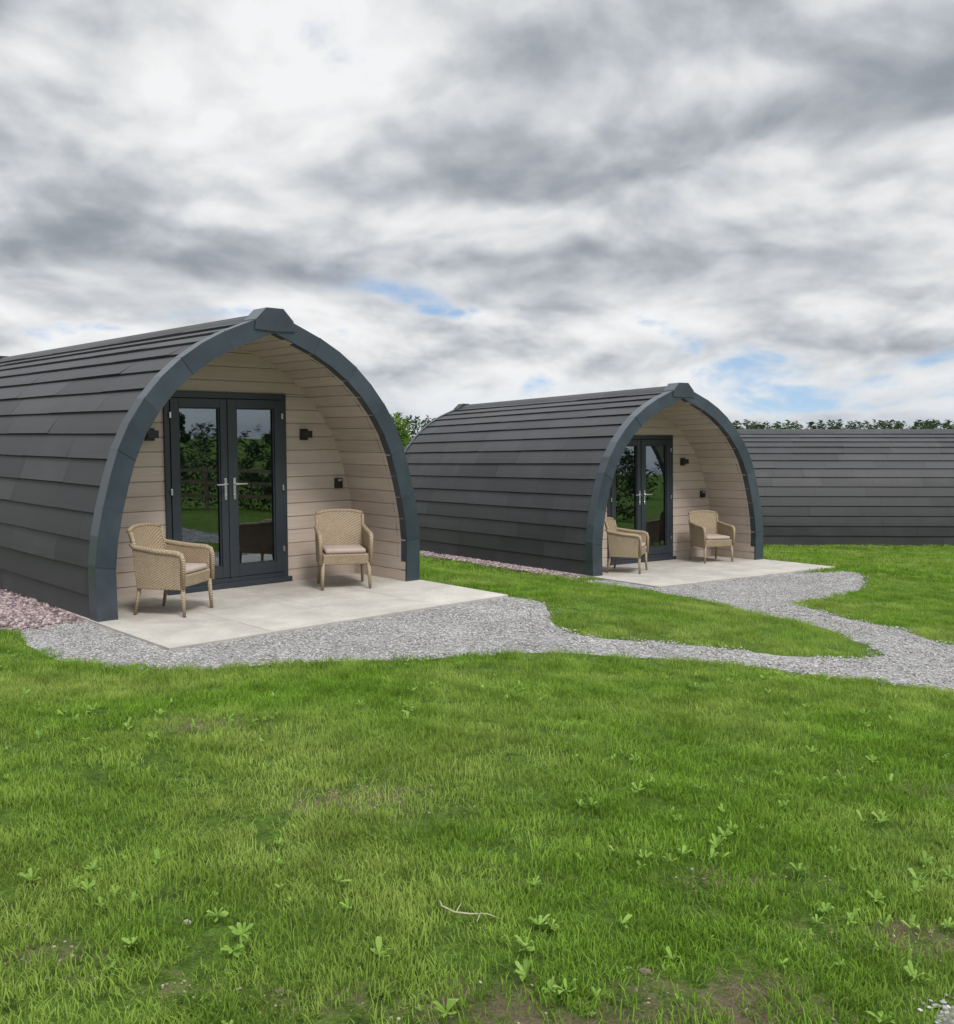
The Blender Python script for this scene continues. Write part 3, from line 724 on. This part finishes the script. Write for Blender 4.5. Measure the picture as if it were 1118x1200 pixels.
# ------------------------------------------------------------------ sky: Nishita seen through a procedurally generated cloud deck (equirectangular, computed here)
IW,IH=4096,2048
def clouds():
    H2=IH//2; HR=560
    u=(np.arange(IW,dtype=np.float32)+.5)/IW; v=(np.arange(HR,dtype=np.float32)+.5)/IH
    phi=(0.5-u)*2*np.pi; th=v*np.pi
    ph,t=np.meshgrid(phi.astype(np.float32),th.astype(np.float32))
    cx=np.cos(ph)*np.cos(t); cy=np.sin(ph)*np.cos(t); cz=np.sin(t)
    az=np.arctan2(cx,cy); el=t
    tabs=np.random.default_rng(21).random((256,256)).astype(np.float32)*2*np.pi
    gxt=np.cos(tabs); gyt=np.sin(tabs)
    def perlin(x,y):
        xi=np.floor(x).astype(np.int32); yi=np.floor(y).astype(np.int32); fx=(x-xi).astype(np.float32); fy=(y-yi).astype(np.float32)
        wx=fx*fx*fx*(fx*(fx*6-15)+10); wy=fy*fy*fy*(fy*(fy*6-15)+10)
        a,b=xi&255,(xi+1)&255; c,d=yi&255,(yi+1)&255
        n00=gxt[a,c]*fx+gyt[a,c]*fy; n10=gxt[b,c]*(fx-1)+gyt[b,c]*fy
        n01=gxt[a,d]*fx+gyt[a,d]*(fy-1); n11=gxt[b,d]*(fx-1)+gyt[b,d]*(fy-1)
        return ((n00*(1-wx)+n10*wx)*(1-wy)+(n01*(1-wx)+n11*wx)*wy)*1.5
    def fbm(x,y,o,r=.5,bil=0):
        s=0;a=1;tot=0
        for k in range(o):
            n=perlin(x+k*17.3,y+k*9.1)
            if bil: n=(abs(n)*2-.55)
            s=s+a*n; tot+=a; a*=r; x=x*2.03; y=y*2.03
        return s/tot
    z=cz+.34; px=cx/z; py=cy/z
    w1=fbm(px*1.4+5,py*1.4+3,3); w2=fbm(px*1.4+31,py*1.4+13,3)
    qx=px+w1*.12; qy=py+w2*.12
    base=fbm(qx*2.4,qy*2.4,7,.56)
    bil=fbm(qx*3.6+7,qy*3.6+2,6,.55,1)
    relief=(fbm(qx*2.4,qy*2.4,4,.5)-fbm(qx*2.4,qy*2.4+.18,4,.5))
    azw=az+w1*.12; elw=el+w2*.05
    def B(l):
        s=0
        for a0,e0,ra,re,am in l: s=s+am*np.exp(-(((azw-a0)/ra)**2+((elw-e0)/re)**2))
        return s
    tb=B([(.28,.42,.26,.045,.20),(.09,.25,.10,.04,.22),(.40,.27,.16,.05,.14),(-.30,.17,.30,.026,.15),(.19,.165,.22,.028,.15),(-.48,.43,.16,.04,.12),(-.05,.22,.14,.03,.04),(.33,.375,.2,.03,.05),
          (-.27,.33,.24,.08,-.18),(.02,.34,.09,.04,-.14),(.33,.335,.14,.02,-.12),(.12,.30,.07,.02,-.08),(.45,.20,.08,.02,-.08),(-.45,.24,.14,.03,-.06),(.20,.20,.12,.015,-.06)])
    tone=.30+base*.64+relief*.40+tb-bil*.18
    ax=az*9.5+w1*.5; ay=el*23+w2*.4
    lb=fbm(ax,ay,6,.55,1); lf=fbm(ax*.7+3,ay*.7+8,6,.52); lr=fbm(ax*.9+3,ay*.9+8,5,.5)-fbm(ax*.9+3,ay*.9+8.38,5,.5)
    tlow=.20-lb*.20+lf*.34+lr*.42
    lw=1-smn(.105,.185,cz+w1*.06)
    tone=tone*(1-lw)+tlow*lw
    K=[0.0,.18,.36,.52,.68,.9]
    C=np.array([[.90,.905,.91],[.78,.79,.80],[.595,.62,.65],[.44,.47,.51],[.33,.36,.40],[.26,.285,.325]])
    col=np.stack([np.interp(tone,K,C[:,k]) for k in range(3)],-1).astype(np.float32)
    hz=np.clip(1-cz/.08,0,1)[...,None]**1.4*.55
    col=col*(1-hz)+np.array([.58,.65,.72],np.float32)*hz
    cov=.74+base*.35-bil*.5*(1-lw)-lw*(lb*.75-lf*.45)+B([(-.095,.138,.08,.019,-.62),(-.05,.112,.04,.010,-.42),(.27,.078,.07,.016,-.52),(.42,.042,.14,.014,-.55),(-.36,.107,.08,.012,-.5),(.33,.052,.10,.010,-.4),(.02,.120,.06,.008,-.4),(.46,.085,.06,.01,-.3)])
    alpha=.06+.94*smn(-.08,.52,cov)
    alpha=np.maximum(alpha,np.clip(1-cz/.03,0,1)*.7)
    srgb=np.where(col<=.0031308,col*12.92,1.055*np.power(np.maximum(col,1e-5),1/2.4)-.055)
    img=np.ones((IH,IW,4),np.float32); img[:,:,:3]=(.82,.84,.86)
    fade=smn(400,HR-1,np.arange(HR))[:,None,None]
    img[H2:H2+HR,:,:3]=srgb*(1-fade)+np.array([.82,.84,.86])*fade
    cvr=np.ones((IH,IW,4),np.float32)
    cvr[H2:H2+HR,:,:3]=(alpha*(1-fade[...,0])+fade[...,0])[...,None]
    return img,cvr
def mkimg(n,a,cs):
    im=bpy.data.images.new(n,IW,IH,alpha=False,float_buffer=False); im.colorspace_settings.name=cs
    im.pixels.foreach_set(a.astype(np.float32).ravel()); im.update(); im.pack(); return im
ci_,cv_=clouds(); im1=mkimg('cloud_deck',ci_,'sRGB'); im2=mkimg('cloud_cover',cv_,'Non-Color'); del ci_,cv_
w=bpy.data.worlds.new('World'); S.world=w; w.use_nodes=True; nt=w.node_tree; nt.nodes.clear()
try: w.cycles.sampling_method='MANUAL'; w.cycles.sample_map_resolution=512
except Exception: pass
SE,SR=math.radians(54),math.radians(150)
tc=nt.nodes.new('ShaderNodeTexCoord'); D=tc.outputs['Generated']; sp=nt.nodes.new('ShaderNodeSeparateXYZ'); L(nt,D,sp.inputs[0])
sky=nt.nodes.new('ShaderNodeTexSky'); sky.sky_type='NISHITA'; sky.sun_disc=False; sky.sun_elevation=SE; sky.sun_rotation=SR; sky.ozone_density=1.5; sky.dust_density=1.0
bg1=nt.nodes.new('ShaderNodeBackground'); bg1.inputs[1].default_value=.15
up=nt.nodes.new('ShaderNodeVectorMath'); up.operation='ADD'; up.inputs[1].default_value=(0,0,.13); L(nt,D,up.inputs[0])
nz=nt.nodes.new('ShaderNodeVectorMath'); nz.operation='NORMALIZE'; L(nt,up.outputs[0],nz.inputs[0]); L(nt,nz.outputs[0],sky.inputs[0])
L(nt,sky.outputs[0],bg1.inputs[0])
et=nt.nodes.new('ShaderNodeTexEnvironment'); et.image=im1; L(nt,D,et.inputs[0])
et2=nt.nodes.new('ShaderNodeTexEnvironment'); et2.image=im2; L(nt,D,et2.inputs[0])
lm=nt.nodes.new('ShaderNodeVectorMath'); lm.operation='SCALE'; L(nt,et.outputs[0],lm.inputs[0])
lowf=math_(nt,'MULTIPLY_ADD',math_(nt,'MINIMUM',math_(nt,'MAXIMUM',math_(nt,'MULTIPLY_ADD',sp.outputs[2],3.2,-1.4),0.0),1.0),1.7,1.0)
L(nt,lowf,lm.inputs['Scale'])
bg2=nt.nodes.new('ShaderNodeBackground'); L(nt,lm.outputs[0],bg2.inputs[0]); bg2.inputs[1].default_value=1.0
mx=nt.nodes.new('ShaderNodeMixShader'); L(nt,et2.outputs[0],mx.inputs[0]); L(nt,bg1.outputs[0],mx.inputs[1]); L(nt,bg2.outputs[0],mx.inputs[2])
wo=nt.nodes.new('ShaderNodeOutputWorld'); L(nt,mx.outputs[0],wo.inputs[0])
sl=bpy.data.lights.new('sun','SUN'); sl.energy=2.4; sl.angle=math.radians(14); sl.color=(1,.96,.9)
so=bpy.data.objects.new('sun',sl); S.collection.objects.link(so)
d=Vector((math.sin(SR)*math.cos(SE),math.cos(SR)*math.cos(SE),math.sin(SE))); so.rotation_euler=d.to_track_quat('Z','Y').to_euler()
cd=bpy.data.cameras.new('camera'); cam=bpy.data.objects.new('camera',cd); S.collection.objects.link(cam)
cd.sensor_fit='HORIZONTAL'; cd.sensor_width=36; cd.lens=36*1150/1118; cd.clip_end=3000; cd.clip_start=.05
cam.location=(0,0,0); cam.rotation_euler=(math.radians(90)-math.atan(92/1150),0,0)
S.camera=cam
